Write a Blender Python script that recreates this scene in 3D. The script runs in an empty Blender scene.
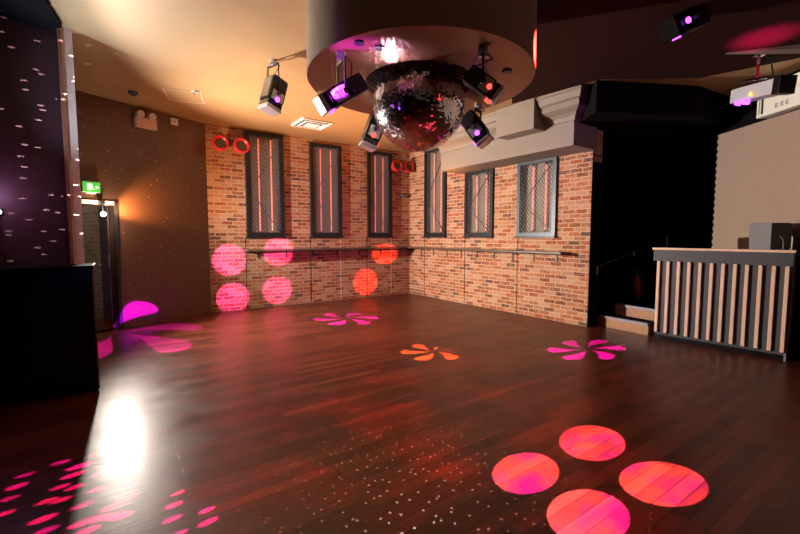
import bpy, bmesh, math, random
from mathutils import Vector, Matrix, noise
random.seed(7)
S = bpy.context.scene
C = S.collection
PI = math.pi

# ------------------------------------------------------------------ camera
F_PX, PITCH, CAM_Z = 414.0, math.radians(4.25), 1.5
cam_d = bpy.data.cameras.new('camera'); cam = bpy.data.objects.new('camera', cam_d); C.objects.link(cam)
cam_d.sensor_width = 36; cam_d.lens = 36 * F_PX / 800
cam.location = (0, 0, CAM_Z); cam.rotation_euler = (PI / 2 - PITCH, 0, 0)
cam_d.clip_start = .05; S.camera = cam

def ray(px, py):
    x = (px - 400) / F_PX; v = (267 - py) / F_PX
    return Vector((x, math.cos(PITCH) + math.sin(PITCH) * v, -math.sin(PITCH) + math.cos(PITCH) * v))
def at_z(px, py, z=0.0):
    d = ray(px, py); return d * ((z - CAM_Z) / d.z) + Vector((0, 0, CAM_Z))
def at_y(px, py, Y):
    d = ray(px, py); return d * (Y / d.y) + Vector((0, 0, CAM_Z))

CEIL = 3.64

# ------------------------------------------------------------------ materials
def mat(name, col=(.5, .5, .5), rough=.5, metal=0.0, emit=None, es=0.0, spec=.5, noise_amt=0.0, noise_scale=8.0, bump=0.0, coat=0.0, alpha=None):
    m = bpy.data.materials.new(name); m.use_nodes = True
    nt = m.node_tree; b = nt.nodes['Principled BSDF']
    b.inputs['Base Color'].default_value = (*col, 1)
    b.inputs['Roughness'].default_value = rough; b.inputs['Metallic'].default_value = metal
    b.inputs['Specular IOR Level'].default_value = spec
    b.inputs['Coat Weight'].default_value = coat
    if emit: b.inputs['Emission Color'].default_value = (*emit, 1); b.inputs['Emission Strength'].default_value = es
    if noise_amt or bump:
        tc = nt.nodes.new('ShaderNodeTexCoord'); n = nt.nodes.new('ShaderNodeTexNoise')
        n.inputs['Scale'].default_value = noise_scale; n.inputs['Detail'].default_value = 6
        nt.links.new(tc.outputs['Object'], n.inputs['Vector'])
        if noise_amt:
            mx = nt.nodes.new('ShaderNodeMix'); mx.data_type = 'RGBA'
            mx.inputs['A'].default_value = (*[c * (1 - noise_amt) for c in col], 1)
            mx.inputs['B'].default_value = (*[min(1, c * (1 + noise_amt)) for c in col], 1)
            nt.links.new(n.outputs['Fac'], mx.inputs['Factor']); nt.links.new(mx.outputs['Result'], b.inputs['Base Color'])
        if bump:
            bp = nt.nodes.new('ShaderNodeBump'); bp.inputs['Strength'].default_value = bump; bp.inputs['Distance'].default_value = .01
            nt.links.new(n.outputs['Fac'], bp.inputs['Height']); nt.links.new(bp.outputs['Normal'], b.inputs['Normal'])
    return m

def N(nt, typ, **kw):
    n = nt.nodes.new(typ)
    for k, v in kw.items(): setattr(n, k, v)
    return n
def sock(nt, s, v):
    if isinstance(v, (int, float)): s.default_value = v
    elif isinstance(v, (tuple, Vector)): s.default_value = tuple(v)
    else: nt.links.new(v, s)
def M_(nt, op, a, b=None, c=None):
    n = N(nt, 'ShaderNodeMath', operation=op); sock(nt, n.inputs[0], a)
    if b is not None: sock(nt, n.inputs[1], b)
    if c is not None: sock(nt, n.inputs[2], c)
    return n.outputs[0]
def V_(nt, op, a, b=None, out=0):
    n = N(nt, 'ShaderNodeVectorMath', operation=op); sock(nt, n.inputs[0], a)
    if b is not None: sock(nt, n.inputs[1], b)
    return n.outputs['Value'] if op in ('DOT_PRODUCT', 'LENGTH', 'DISTANCE') else n.outputs[0]

def brick_mat(name, cols, mortar, plane_xz=True):
    m = bpy.data.materials.new(name); m.use_nodes = True; nt = m.node_tree; L = nt.links
    b = nt.nodes['Principled BSDF']; b.inputs['Roughness'].default_value = .85; b.inputs['Specular IOR Level'].default_value = .25
    tc = N(nt, 'ShaderNodeTexCoord'); sx = N(nt, 'ShaderNodeSeparateXYZ'); L.new(tc.outputs['Object'], sx.inputs[0])
    cx = N(nt, 'ShaderNodeCombineXYZ'); 
    xx = M_(nt, 'ADD', sx.outputs['X'], M_(nt, 'MULTIPLY', sx.outputs['Y'], 1.0))
    L.new(xx, cx.inputs['X']); L.new(sx.outputs['Z'], cx.inputs['Y'])
    # slight wobble of the courses
    nz = N(nt, 'ShaderNodeTexNoise'); nz.inputs['Scale'].default_value = 9; nz.inputs['Detail'].default_value = 3; L.new(cx.outputs[0], nz.inputs['Vector'])
    off = V_(nt, 'SCALE', V_(nt, 'SUBTRACT', nz.outputs['Color'], (.5, .5, .5))); off.node.inputs['Scale'].default_value = .012
    vec = V_(nt, 'ADD', cx.outputs[0], off)
    def brick(c1, c2, mo, bias=0.0):
        t = N(nt, 'ShaderNodeTexBrick'); t.offset = .5
        t.inputs['Color1'].default_value = (*c1, 1); t.inputs['Color2'].default_value = (*c2, 1); t.inputs['Mortar'].default_value = (*mo, 1)
        t.inputs['Scale'].default_value = 1; t.inputs['Mortar Size'].default_value = .0075; t.inputs['Mortar Smooth'].default_value = .25
        t.inputs['Bias'].default_value = bias; t.inputs['Brick Width'].default_value = .225; t.inputs['Row Height'].default_value = .075
        L.new(vec, t.inputs['Vector']); return t
    t1 = brick((0, 0, 0), (1, 1, 1), (.5, .5, .5))
    rp = N(nt, 'ShaderNodeValToRGB'); r = rp.color_ramp; r.interpolation = 'LINEAR'
    for i, (p, c) in enumerate(cols):
        e = r.elements[i] if i < 2 else r.elements.new(p)
        e.position = p; e.color = (*c, 1)
    L.new(t1.outputs['Color'], rp.inputs['Fac'])
    n2 = N(nt, 'ShaderNodeTexNoise'); n2.inputs['Scale'].default_value = 22; n2.inputs['Detail'].default_value = 8; n2.inputs['Roughness'].default_value = .7; L.new(cx.outputs[0], n2.inputs['Vector'])
    # lime smeared over the brick faces
    sm = M_(nt, 'MULTIPLY', M_(nt, 'SUBTRACT', n2.outputs['Fac'], .44), 3.2); sm.node.use_clamp = True
    mx = N(nt, 'ShaderNodeMix', data_type='RGBA'); L.new(M_(nt, 'MULTIPLY', sm, .75), mx.inputs['Factor']); L.new(rp.outputs[0], mx.inputs['A']); mx.inputs['B'].default_value = (*mortar, 1)
    mm = N(nt, 'ShaderNodeMix', data_type='RGBA'); L.new(t1.outputs['Fac'], mm.inputs['Factor']); L.new(mx.outputs['Result'], mm.inputs['A']); mm.inputs['B'].default_value = (*mortar, 1)
    n3 = N(nt, 'ShaderNodeTexNoise'); n3.inputs['Scale'].default_value = 60; n3.inputs['Detail'].default_value = 4; L.new(cx.outputs[0], n3.inputs['Vector'])
    mv = N(nt, 'ShaderNodeMix', data_type='RGBA', blend_type='MULTIPLY'); mv.inputs['Factor'].default_value = .55; L.new(mm.outputs['Result'], mv.inputs['A']); L.new(n3.outputs['Color'], mv.inputs['B'])
    hs = N(nt, 'ShaderNodeHueSaturation'); hs.inputs['Value'].default_value = .84; hs.inputs['Saturation'].default_value = 1.2; L.new(mm.outputs['Result'], hs.inputs['Color'])
    mv.inputs['B'].default_value = (1, 1, 1, 1)
    nt.links.remove(mv.inputs['B'].links[0]); g = N(nt, 'ShaderNodeCombineColor'); 
    gv = M_(nt, 'ADD', M_(nt, 'MULTIPLY', n3.outputs['Fac'], 1.3), .2)
    for k in range(3): L.new(gv, g.inputs[k])
    L.new(hs.outputs[0], mv.inputs['A']); L.new(g.outputs[0], mv.inputs['B'])
    L.new(mv.outputs['Result'], b.inputs['Base Color'])
    bp = N(nt, 'ShaderNodeBump'); bp.inputs['Strength'].default_value = .6; bp.inputs['Distance'].default_value = .008
    h = M_(nt, 'SUBTRACT', M_(nt, 'MULTIPLY', n3.outputs['Fac'], .6), t1.outputs['Fac'])
    L.new(h, bp.inputs['Height']); L.new(bp.outputs[0], b.inputs['Normal'])
    return m

brick = brick_mat('reclaimed_brick', [(0, (.11, .05, .04)), (.25, (.38, .12, .075)), (.5, (.50, .22, .13)), (.75, (.62, .39, .27)), (1, (.27, .095, .065))], (.72, .53, .40))
grey_brick = brick_mat('corridor_brick', [(0, (.20, .15, .12)), (.5, (.30, .22, .17)), (1, (.38, .30, .24))], (.45, .38, .32))

def floor_mat():
    m = bpy.data.materials.new('dark_floorboards'); m.use_nodes = True; nt = m.node_tree; L = nt.links
    b = nt.nodes['Principled BSDF']
    tc = N(nt, 'ShaderNodeTexCoord')
    t = N(nt, 'ShaderNodeTexBrick'); t.offset = .37; t.offset_frequency = 2
    t.inputs['Color1'].default_value = (0, 0, 0, 1); t.inputs['Color2'].default_value = (1, 1, 1, 1); t.inputs['Mortar'].default_value = (.3, .3, .3, 1)
    t.inputs['Scale'].default_value = 1; t.inputs['Mortar Size'].default_value = .0025; t.inputs['Mortar Smooth'].default_value = .1
    t.inputs['Brick Width'].default_value = 1.3; t.inputs['Row Height'].default_value = .088
    L.new(tc.outputs['Object'], t.inputs['Vector'])
    mp = N(nt, 'ShaderNodeMapping'); mp.inputs['Scale'].default_value = (1.6, 34, 1); L.new(tc.outputs['Object'], mp.inputs['Vector'])
    g = N(nt, 'ShaderNodeTexNoise'); g.inputs['Scale'].default_value = 1.6; g.inputs['Detail'].default_value = 8; g.inputs['Roughness'].default_value = .65; L.new(mp.outputs[0], g.inputs['Vector'])
    f = M_(nt, 'ADD', M_(nt, 'MULTIPLY', t.outputs['Color'], .32), M_(nt, 'MULTIPLY', g.outputs['Fac'], .72))
    rp = N(nt, 'ShaderNodeValToRGB'); r = rp.color_ramp
    r.elements[0].position = .15; r.elements[0].color = (.018, .0035, .002, 1)
    r.elements[1].position = .95; r.elements[1].color = (.19, .040, .018, 1)
    e = r.elements.new(.5); e.color = (.072, .014, .007, 1)
    L.new(f, rp.inputs['Fac'])
    mx = N(nt, 'ShaderNodeMix', data_type='RGBA'); L.new(t.outputs['Fac'], mx.inputs['Factor']); L.new(rp.outputs[0], mx.inputs['A']); mx.inputs['B'].default_value = (.012, .005, .004, 1)
    L.new(mx.outputs['Result'], b.inputs['Base Color'])
    n = N(nt, 'ShaderNodeTexNoise'); n.inputs['Scale'].default_value = 3.0; n.inputs['Detail'].default_value = 7; L.new(tc.outputs['Object'], n.inputs['Vector'])
    L.new(M_(nt, 'ADD', M_(nt, 'MULTIPLY', n.outputs['Fac'], .20), .23), b.inputs['Roughness'])
    b.inputs['Specular IOR Level'].default_value = .36
    bp = N(nt, 'ShaderNodeBump'); bp.inputs['Strength'].default_value = .16; bp.inputs['Distance'].default_value = .004
    n5 = N(nt, 'ShaderNodeTexNoise'); n5.inputs['Scale'].default_value = 2.2; n5.inputs['Detail'].default_value = 5; L.new(mp.outputs[0], n5.inputs['Vector'])
    L.new(M_(nt, 'SUBTRACT', M_(nt, 'MULTIPLY', n5.outputs['Fac'], .8), t.outputs['Fac']), bp.inputs['Height']); L.new(bp.outputs[0], b.inputs['Normal'])
    return m
floor_m = floor_mat()

def sparkle_mat():
    m = mat('speckled_brown_wallpaper', (.12, .055, .028), .38); nt = m.node_tree; b = nt.nodes['Principled BSDF']
    tc = N(nt, 'ShaderNodeTexCoord'); v = N(nt, 'ShaderNodeTexVoronoi'); v.inputs['Scale'].default_value = 9
    nt.links.new(tc.outputs['Object'], v.inputs['Vector'])
    k = M_(nt, 'LESS_THAN', v.outputs['Distance'], .10)
    mx = N(nt, 'ShaderNodeMix', data_type='RGBA'); nt.links.new(k, mx.inputs['Factor']); mx.inputs['A'].default_value = (.12, .055, .028, 1); mx.inputs['B'].default_value = (.42, .27, .16, 1)
    nt.links.new(mx.outputs['Result'], b.inputs['Base Color']); return m

plaster = mat('golden_ceiling_lacquer', (.44, .27, .125), .42, metal=.25, noise_amt=.16, noise_scale=1.3, bump=.05)
beige = mat('beige_plaster', (.23, .185, .15), .7, noise_amt=.06, noise_scale=3)
fabric = mat('beige_acoustic_fabric', (.37, .27, .205), .95, noise_amt=.18, noise_scale=90, bump=.3)
drum_side = mat('drum_paint', (.30, .24, .19), .6)
drum_under = mat('drum_lacquer', (.26, .12, .07), .33, metal=.65, spec=.4, noise_amt=.15, noise_scale=4)
black = mat('black_paint', (.006, .0045, .005), .85, spec=.06)
galv = mat('galvanised_wire', (.5, .5, .5), .5)
blackgloss = mat('black_panel', (.006, .006, .007), .3, spec=.35)
blackmetal = mat('black_metal', (.022, .024, .027), .38, metal=.4)
slate = mat('slate_frame_metal', (.055, .065, .075), .4, metal=.5)
greyboard = mat('charcoal_board', (.05, .052, .06), .55)
pine = mat('pale_pine', (.76, .50, .36), .5, noise_amt=.12, noise_scale=14)
oak = mat('oak_riser', (.36, .17, .075), .5, noise_amt=.25, noise_scale=12)
steel = mat('brushed_steel', (.62, .63, .66), .35, metal=.85)
chrome = mat('chrome', (.75, .75, .78), .15, metal=1)
white = mat('white_plastic', (.75, .72, .68), .45)
cream = mat('cream_enamel', (.88, .86, .76), .45)
pinkwhite = mat('blush_trim_paint', (.85, .62, .53), .5, noise_amt=.1, noise_scale=6)
purple_wall = mat('aubergine_wallpaper', (.055, .018, .028), .5, noise_amt=.15, noise_scale=5)
redpl = mat('red_enamel', (.62, .03, .035), .35)
darkgrey = mat('dark_grey_rubber', (.075, .077, .09), .6)
shelf_m = mat('dark_oak_shelf', (.10, .065, .045), .45, noise_amt=.3, noise_scale=10)
niche = mat('taupe_niche_board', (.15, .11, .08), .6)
neon = mat('neon_tube_glow', (.9, .3, .25), .4, emit=(1, .16, .11), es=.7)
lens_p = mat('violet_lens_glow', (.1, .02, .2), .2, emit=(.42, .06, 1), es=5)
lens_r = mat('red_lens_glow', (.2, .02, .02), .2, emit=(1, .06, .04), es=3)
lens_w = mat('lamp_lens_glow', (1, 1, 1), .2, emit=(1, .96, .88), es=14)
exit_g = mat('exit_green_glow', (.03, .35, .05), .3, emit=(.08, .55, .05), es=.8)
exit_w = mat('exit_white_glow', (.6, .7, .6), .3, emit=(.9, 1, .85), es=.7)
mirror = mat('mirror_facets', (.9, .9, .94), .13, metal=1)
grout = mat('ball_core_foil', (.20, .20, .23), .4, metal=.6)
glass = mat('clear_glass', (.9, .95, .95), .03)
glass.node_tree.nodes['Principled BSDF'].inputs['Transmission Weight'].default_value = 1
glass.node_tree.nodes['Principled BSDF'].inputs['IOR'].default_value = 1.1
extred = mat('extinguisher_red', (.45, .015, .012), .3)
corr = mat('corridor_plaster', (.34, .24, .18), .8)

# ------------------------------------------------------------------ mesh helpers
class MB:
    def __init__(s): s.bm = bmesh.new()
    def box(s, lo, hi, m=None, bev=0.0):
        lo = Vector(lo); hi = Vector(hi)
        r = bmesh.ops.create_cube(s.bm, size=1.0)
        T = Matrix.Translation((lo + hi) / 2) @ Matrix.Diagonal((*(hi - lo), 1))
        if m is not None: T = m @ T
        bmesh.ops.transform(s.bm, matrix=T, verts=r['verts'])
        if bev:
            ed = list({e for v in r['verts'] for e in v.link_edges})
            bmesh.ops.bevel(s.bm, geom=ed, offset=bev, segments=2, affect='EDGES', profile=.6)
        return s
    def bar(s, a, b, w, h=None, up=Vector((0, 0, 1))):
        a = Vector(a); b = Vector(b); h = h or w; d = (b - a); L = d.length; z = d.normalized()
        x = up.cross(z)
        if x.length < 1e-3: x = Vector((1, 0, 0)).cross(z)
        x.normalize(); y = z.cross(x)
        T = Matrix.Translation((a + b) / 2) @ Matrix((x, y, z)).transposed().to_4x4() @ Matrix.Diagonal((w, h, L, 1))
        r = bmesh.ops.create_cube(s.bm, size=1.0); bmesh.ops.transform(s.bm, matrix=T, verts=r['verts']); return s
    def cyl(s, a, b, r1, r2=None, n=20, caps=True):
        a = Vector(a); b = Vector(b); r2 = r1 if r2 is None else r2; d = b - a
        T = Matrix.Translation((a + b) / 2) @ d.to_track_quat('Z', 'Y').to_matrix().to_4x4()
        bmesh.ops.create_cone(s.bm, cap_ends=caps, segments=n, radius1=r1, radius2=r2, depth=d.length, matrix=T); return s
    def tube(s, pts, r, n=8):
        for p, q in zip(pts[:-1], pts[1:]): s.cyl(p, q, r, n=n)
        for p in pts[1:-1]: bmesh.ops.create_uvsphere(s.bm, u_segments=n, v_segments=6, radius=r, matrix=Matrix.Translation(p))
        return s
    def sph(s, c, r, n=16):
        bmesh.ops.create_uvsphere(s.bm, u_segments=n, v_segments=n // 2, radius=r, matrix=Matrix.Translation(c)); return s
    def lathe(s, prof, m=Matrix.Identity(4), n=32):
        rings = []
        for r, z in prof:
            rings.append([s.bm.verts.new(m @ Vector((r * math.cos(2 * PI * k / n), r * math.sin(2 * PI * k / n), z))) for k in range(n)])
        for p, q in zip(rings[:-1], rings[1:]):
            for k in range(n): s.bm.faces.new((p[k], p[(k + 1) % n], q[(k + 1) % n], q[k]))
        if prof[0][0] > 1e-5: s.bm.faces.new(rings[0][::-1])
        if prof[-1][0] > 1e-5: s.bm.faces.new(rings[-1])
        return s
    def prism(s, poly, z0, z1, m=Matrix.Identity(4)):
        lo = [s.bm.verts.new(m @ Vector((x, y, z0))) for x, y in poly]; hi = [s.bm.verts.new(m @ Vector((x, y, z1))) for x, y in poly]
        s.bm.faces.new(lo[::-1]); s.bm.faces.new(hi); n = len(poly)
        for k in range(n): s.bm.faces.new((lo[k], lo[(k + 1) % n], hi[(k + 1) % n], hi[k]))
        return s
    def quad(s, *pts):
        s.bm.faces.new([s.bm.verts.new(Vector(p)) for p in pts]); return s
    def build(s, name, m, parent=None, M=None, smooth=False, recalc=True):
        if recalc: bmesh.ops.recalc_face_normals(s.bm, faces=s.bm.faces)
        me = bpy.data.meshes.new(name); s.bm.to_mesh(me); s.bm.free(); me.materials.append(m)
        if smooth:
            for p in me.polygons: p.use_smooth = True
            try: me.set_sharp_from_angle(angle=math.radians(35))
            except Exception: pass
        o = bpy.data.objects.new(name, me); C.objects.link(o)
        if parent: o.parent = parent
        if M is not None: o.matrix_local = M
        return o

def tag(o, label=None, cat=None, group=None, kind=None):
    if label: o['label'] = label
    if cat: o['category'] = cat
    if group: o['group'] = group
    if kind: o['kind'] = kind
    return o
def empty(name, M):
    o = bpy.data.objects.new(name, None); C.objects.link(o); o.empty_display_size = .1
    o.matrix_world = M if isinstance(M, Matrix) else Matrix.Translation(M); return o
def struct(o): o['kind'] = 'structure'; return o

class Frame:                      # a vertical plane: x along it, y away from the room, z up
    def __init__(s, p0, p1):
        s.p0 = Vector((p0.x, p0.y, 0)); v = Vector((p1.x, p1.y, 0)) - s.p0; s.L = v.length; s.x = v.normalized()
        s.y = Vector((-s.x.y, s.x.x, 0)); s.M = Matrix((( s.x.x, s.y.x, 0, s.p0.x), (s.x.y, s.y.y, 0, s.p0.y), (0, 0, 1, 0), (0, 0, 0, 1)))
    def hit(s, px, py, off=0.0):  # local (x, z) seen at a pixel on the plane y = off
        d = ray(px, py); o = Vector((0, 0, CAM_Z)); q = s.p0 + s.y * off
        t = (q - o).dot(s.y) / d.dot(s.y); p = o + d * t
        return (p - s.p0).dot(s.x), p.z
    def pt(s, x, y, z): return s.M @ Vector((x, y, z))
    def at(s, x, y=0, z=0): return s.M @ Matrix.Translation((x, y, z))

# ------------------------------------------------------------------ plan of the room
K = at_z(409.5, 293); C0 = at_z(211.5, 312.5); E = at_z(587, 327)
FA = Frame(C0, K); FB = Frame(K, E)
dD = Vector((.5, .866, 0))
FD = Frame(C0 - dD * 3.6, C0)
pL1 = at_z(62, 28, CEIL); pL0 = pL1 + Vector((-.70, -.71, 0)).normalized() * 3.6
FL = Frame(pL0, pL1)
XR = 5.13
FR = Frame(Vector((XR, 6.76, 0)), Vector((XR, -3.0, 0)))
print('PLAN', K, C0, E, FA.L, FB.L, pL1)

# floor, in the direction of the boards
o = struct(MB().box((-6, -16, -.1), (14, 4, 0)).build('floor', floor_m, M=FA.at(0, 0, 0)))
# ceiling
o = struct(MB().box((-9, -5, CEIL), (9, 14, CEIL + .1)).build('ceiling', plaster))

def wall_holes(F, name, m, L0, L1, H, holes, th=.28):
    b = MB(); xs = sorted({L0, L1, *[h[0] for h in holes], *[h[1] for h in holes]}); zs = sorted({0, H, *[h[2] for h in holes], *[h[3] for h in holes]})
    def inside(x, z): return any(h[0] < x < h[1] and h[2] < z < h[3] for h in holes)
    for x0, x1 in zip(xs[:-1], xs[1:]):
        for z0, z1 in zip(zs[:-1], zs[1:]):
            if not inside((x0 + x1) / 2, (z0 + z1) / 2):
                b.quad((x0, 0, z0), (x1, 0, z0), (x1, 0, z1), (x0, 0, z1)); b.quad((x0, th, z0), (x0, th, z1), (x1, th, z1), (x1, th, z0))
    for x0, x1, z0, z1 in holes:
        b.quad((x0, 0, z0), (x0, 0, z1), (x0, th, z1), (x0, th, z0)); b.quad((x1, 0, z0), (x1, th, z0), (x1, th, z1), (x1, 0, z1))
        b.quad((x0, 0, z0), (x0, th, z0), (x1, th, z0), (x1, 0, z0)); b.quad((x0, 0, z1), (x1, 0, z1), (x1, th, z1), (x0, th, z1))
    b.quad((L1, 0, 0), (L1, th, 0), (L1, th, H), (L1, 0, H)); b.quad((L0, 0, 0), (L0, 0, H), (L0, th, H), (L0, th, 0))
    bmesh.ops.remove_doubles(b.bm, verts=b.bm.verts, dist=1e-5)
    return struct(b.build(name, m, M=F.M, recalc=False))

# ---- windows
SILL = CAM_Z + .005
wa = []
for (xl, xr, top) in ((246.5, 283, 131.5), (310.5, 340.5, 143), (367.5, 390.5, 151)):
    x0 = FA.hit(xl, 200)[0]; x1 = FA.hit(xr, 200)[0]; wa.append((x0, x1, SILL, min(FA.hit(xl + 3, top)[1], CEIL - .02)))
wb = []
for (xl, xr, top) in ((426, 446.5, 151), (466.5, 493.5, 173), (519, 556.5, 163)):
    x0 = FB.hit(xl, 200)[0]; x1 = FB.hit(xr, 200)[0]; wb.append((x0, x1, SILL, min(FB.hit(xl, top)[1], CEIL - .02)))
print('WA', wa); print('WB', wb)
wA = wall_holes(FA, 'wall_back_left', brick, 0, FA.L, CEIL, wa)
wB = wall_holes(FB, 'wall_back_right', brick, 0, FB.L, CEIL, wb)
for F, w, xs in ((FA, wA, [(246.5, 237.5), (311, 237.5), (341, 120), (367, 237.5), (391, 160)]), (FB, wB, [(424.5, 260), (464.5, 237.5), (517, 237.5)])):
    for px, py in xs:
        x = F.hit(px, 280)[0]; z1 = SILL - .03
        MB().box((x - .006, -.004, .02), (x + .006, .01, z1)).build('panel_joint', black if px not in (341, 391) else pinkwhite, w)

def make_window(n, F, hole, frame_m, prot=.05, tall=True):
    x0, x1, z0, z1 = hole; W = x1 - x0; H = z1 - z0; f = .055
    r = struct(empty('window_%d' % n, F.at(x0, 0, z0)))
    b = MB()
    b.box((-.015, -prot, -.0), (f, .10, H)); b.box((W - f, -prot, 0), (W + .015, .10, H)); b.box((f, -prot, 0), (W - f, .10, f)); b.box((f, -prot, H - f), (W - f, .10, H))
    b.build('window_frame', frame_m, r)
    MB().box((-.03, -prot - .03, -.035), (W + .03, 0, 0)).build('window_sill', blackmetal, r)
    # rear board of the niche
    MB().box((.0, .085, 0), (W, .11, H)).build('niche_board', niche, r)
    # inner sash
    b = MB(); g = f + .02
    for a, c in (((f, -.035, f), (g, -.02, H - f)), ((W - g, -.035, f), (W - f, -.02, H - f)), ((g, -.035, f), (W - g, -.02, g)), ((g, -.035, H - g), (W - g, -.02, H - f))): b.box(a, c)
    b.build('inner_sash', blackmetal, r)
    # diagonal security mesh
    b = MB(); sp = .085; ang = math.radians(52); x_lo, x_hi, z_lo, z_hi = g, W - g, g, H - g; tn = math.tan(ang)
    c = z_lo
    while c < z_hi + (x_hi - x_lo) * tn:
        pts = []
        za = c; xa = x_lo
        if za > z_hi: xa = x_lo + (za - z_hi) / tn; za = z_hi
        xb = x_hi; zb = c - (x_hi - x_lo) * tn
        if zb < z_lo: xb = x_lo + (c - z_lo) / tn; zb = z_lo
        if xb > xa + .01: b.bar((xa, -.028, za), (xb, -.028, zb), .0065 if n < 4 else .005, .004)
        c += sp
    b.build('mesh_grille', galv, r)
    b = MB(); mid = H * .44
    b.bar((g, -.012, mid), (W - g, -.012, min(H - g, mid + (W - 2 * g) * 1.6)), .020, .012); b.bar((g, -.012, mid), (W - g, -.012, max(g, mid - (W - 2 * g) * 1.6)), .020, .012)
    b.build('cross_brace', blackmetal, r)
    for k in (.36, .70):
        t = MB().cyl((W * k, .035, f + .03), (W * k, .035, H - f - .03), .013, n=12).build('neon_tube', neon, r, smooth=True)
        MB().cyl((W * k, .035, f), (W * k, .035, f + .05), .019, n=12).cyl((W * k, .035, H - f - .05), (W * k, .035, H - f), .019, n=12).build('tube_cap', blackmetal, t)
    return r
for i, h in enumerate(wa): make_window(i + 1, FA, h, blackmetal)
for i, h in enumerate(wb): make_window(i + 4, FB, h, blackmetal if i < 2 else slate)

# ---- left speckled wall with the doorway
def dx(px, py=250): return FD.hit(px, py)[0]
dr, dl = dx(115.5), dx(115.5) - .92
DH = FD.hit(117, 205.5)[1]
wall_holes(FD, 'wall_left', sparkle_mat(), -.2, FD.L, CEIL, [(dl, dr, 0, DH)], th=.14)
print('DOOR', dl, dr, DH)
r = struct(empty('door_1', FD.at(dl, 0, 0))); W = dr - dl
b = MB(); b.box((-.06, -.025, 0), (0.0, .16, DH + .06)); b.box((0, -.025, DH), (W, .16, DH + .06)); b.build('door_frame', pinkwhite, r)
MB().box((W, -.025, 0), (W + .05, .16, DH + .06)).build('door_jamb', blackmetal, r)
lf = empty('door_leaf_pivot', FD.at(0, 0, 0)); bpy.data.objects.remove(lf)
ang = math.radians(107)
Lm = Matrix.Translation((W - .02, .17, 0)) @ Matrix.Rotation(PI - ang, 4, 'Z')
leaf = MB().box((0, -.045, .01), (W - .04, 0, DH - .01), bev=.004).build('door_leaf', mat('dark_plum_door', (.035, .02, .025), .4), r, M=Lm)
MB().box((.0, -.05, 1.0), (.02, .005, 1.2)).build('hinge', steel, leaf)
b = MB().cyl((W - .12, .0, 1.0), (W - .12, .05, 1.0), .012).bar((W - .12, .045, 1.0), (W - .24, .045, 1.0), .02); b.build('door_handle', steel, leaf)
# corridor beyond the doorway
c = struct(MB().box((dl - 1.4, 2.6, 0), (dr + .4, 2.7, 2.8)).build('wall_corridor_end', grey_brick, M=FD.M))
struct(MB().box((dr + .25, .14, 0), (dr + .35, 2.6, 2.8)).box((dl - 1.4, .14, 0), (dl - 1.3, 2.6, 2.8)).build('wall_corridor_side', grey_brick, M=FD.M))
struct(MB().box((dl - 1.3, .14, 2.55), (dr + .25, 2.6, 2.65)).build('ceiling_corridor', corr, M=FD.M))
# ---- left aubergine partition, its post, black ceiling recess
struct(MB().box((0, 0, 0), (FL.L - .02, .12, CEIL)).build('wall_partition', purple_wall, M=FL.M))
struct(MB().box((FL.L - .02, -.03, 0), (FL.L + .075, .14, CEIL)).build('trim_1', pinkwhite, M=FL.M))
struct(MB().box((FL.L - .045, -.045, 0), (FL.L - .018, -.0, CEIL)).build('trim_2', mat('rust_bead', (.30, .11, .07), .5), M=FL.M))
q1 = at_z(62, 28, CEIL - .05); q0 = at_z(45, 0, CEIL - .05); dq = (q0 - q1).normalized(); q2 = q1 + dq * 5
struct(MB().prism([(q1.x, q1.y), (q2.x, q2.y), (-8, q2.y), (-8, q1.y + .2)], CEIL - .05, CEIL - .001).build('trim_3', black))

struct(MB().box((FB.L + .001, -.004, 0), (FB.L + .012, .29, 2.7)).build('trim_6', black, M=FB.M))
# ---- bulkhead over the right brick wall
bx0 = FB.hit(441, 171, -.63)[0]; bx1 = FB.L + .06; bz = FB.hit(588, 151.5)[1]
r = struct(empty('trim_4', FB.at(bx0, 0, bz)))
Lb = bx1 - bx0; Hb = CEIL - bz
MB().box((0, -.63, 0), (Lb, -.002, Hb - .38)).build('bulkhead_face', beige, r)
MB().box((0, -.60, Hb - .38), (Lb, -.002, Hb)).build('bulkhead_top', beige, r)
# crown moulding: profile in (depth, z) swept along the wall and round the end
prof = [(-.63, Hb - .40), (-.66, Hb - .40), (-.67, Hb - .34), (-.71, Hb - .30), (-.79, Hb - .26), (-.82, Hb - .24), (-.82, Hb - .16), (-.86, Hb - .14), (-.88, Hb - .05), (-.90, Hb - .04), (-.90, Hb), (-.60, Hb)]
b = MB(); st = []
for xe, ext in ((-.0, 0), (Lb, 1)):
    st.append([b.bm.verts.new((xe + ((-p[0] - .63) if ext else 0), p[0], p[1])) for p in prof])
st.append([b.bm.verts.new((Lb + (-p[0] - .63), -.002, p[1])) for p in prof])
for A_, B_ in zip(st[:-1], st[1:]):
    for k in range(len(prof) - 1): b.bm.faces.new((A_[k], A_[k + 1], B_[k + 1], B_[k]))
b.bm.faces.new(st[0]); b.bm.faces.new(st[-1])
b.build('crown_moulding', beige, r)
x0 = FB.hit(496.5, 118, -.93)[0] - bx0; x1 = FB.hit(534, 108, -.93)[0] - bx0
MB().box((x0, -.93, Hb - .46), (x1, -.60, Hb)).build('moulding_block', beige, r)

# ---- alcove at the right: black walls, raised floor, steps, black lintel
s0 = Vector((E.x, E.y, 0)) + FB.y * .0
struct(MB().box((3.0, 7.03, 0), (3.12, 9.6, CEIL)).box((3.0, 6.98, 0), (3.29, 7.06, CEIL)).build('wall_alcove_left', black))
struct(MB().box((2.2, 9.6, 0), (8, 9.7, CEIL)).build('wall_alcove_back', black))
struct(MB().box((XR + .02, 6.76, 0), (XR + .15, 9.6, CEIL)).build('wall_alcove_right', black))
sf = Frame(at_z(597, 325), at_z(654, 337))
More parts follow.
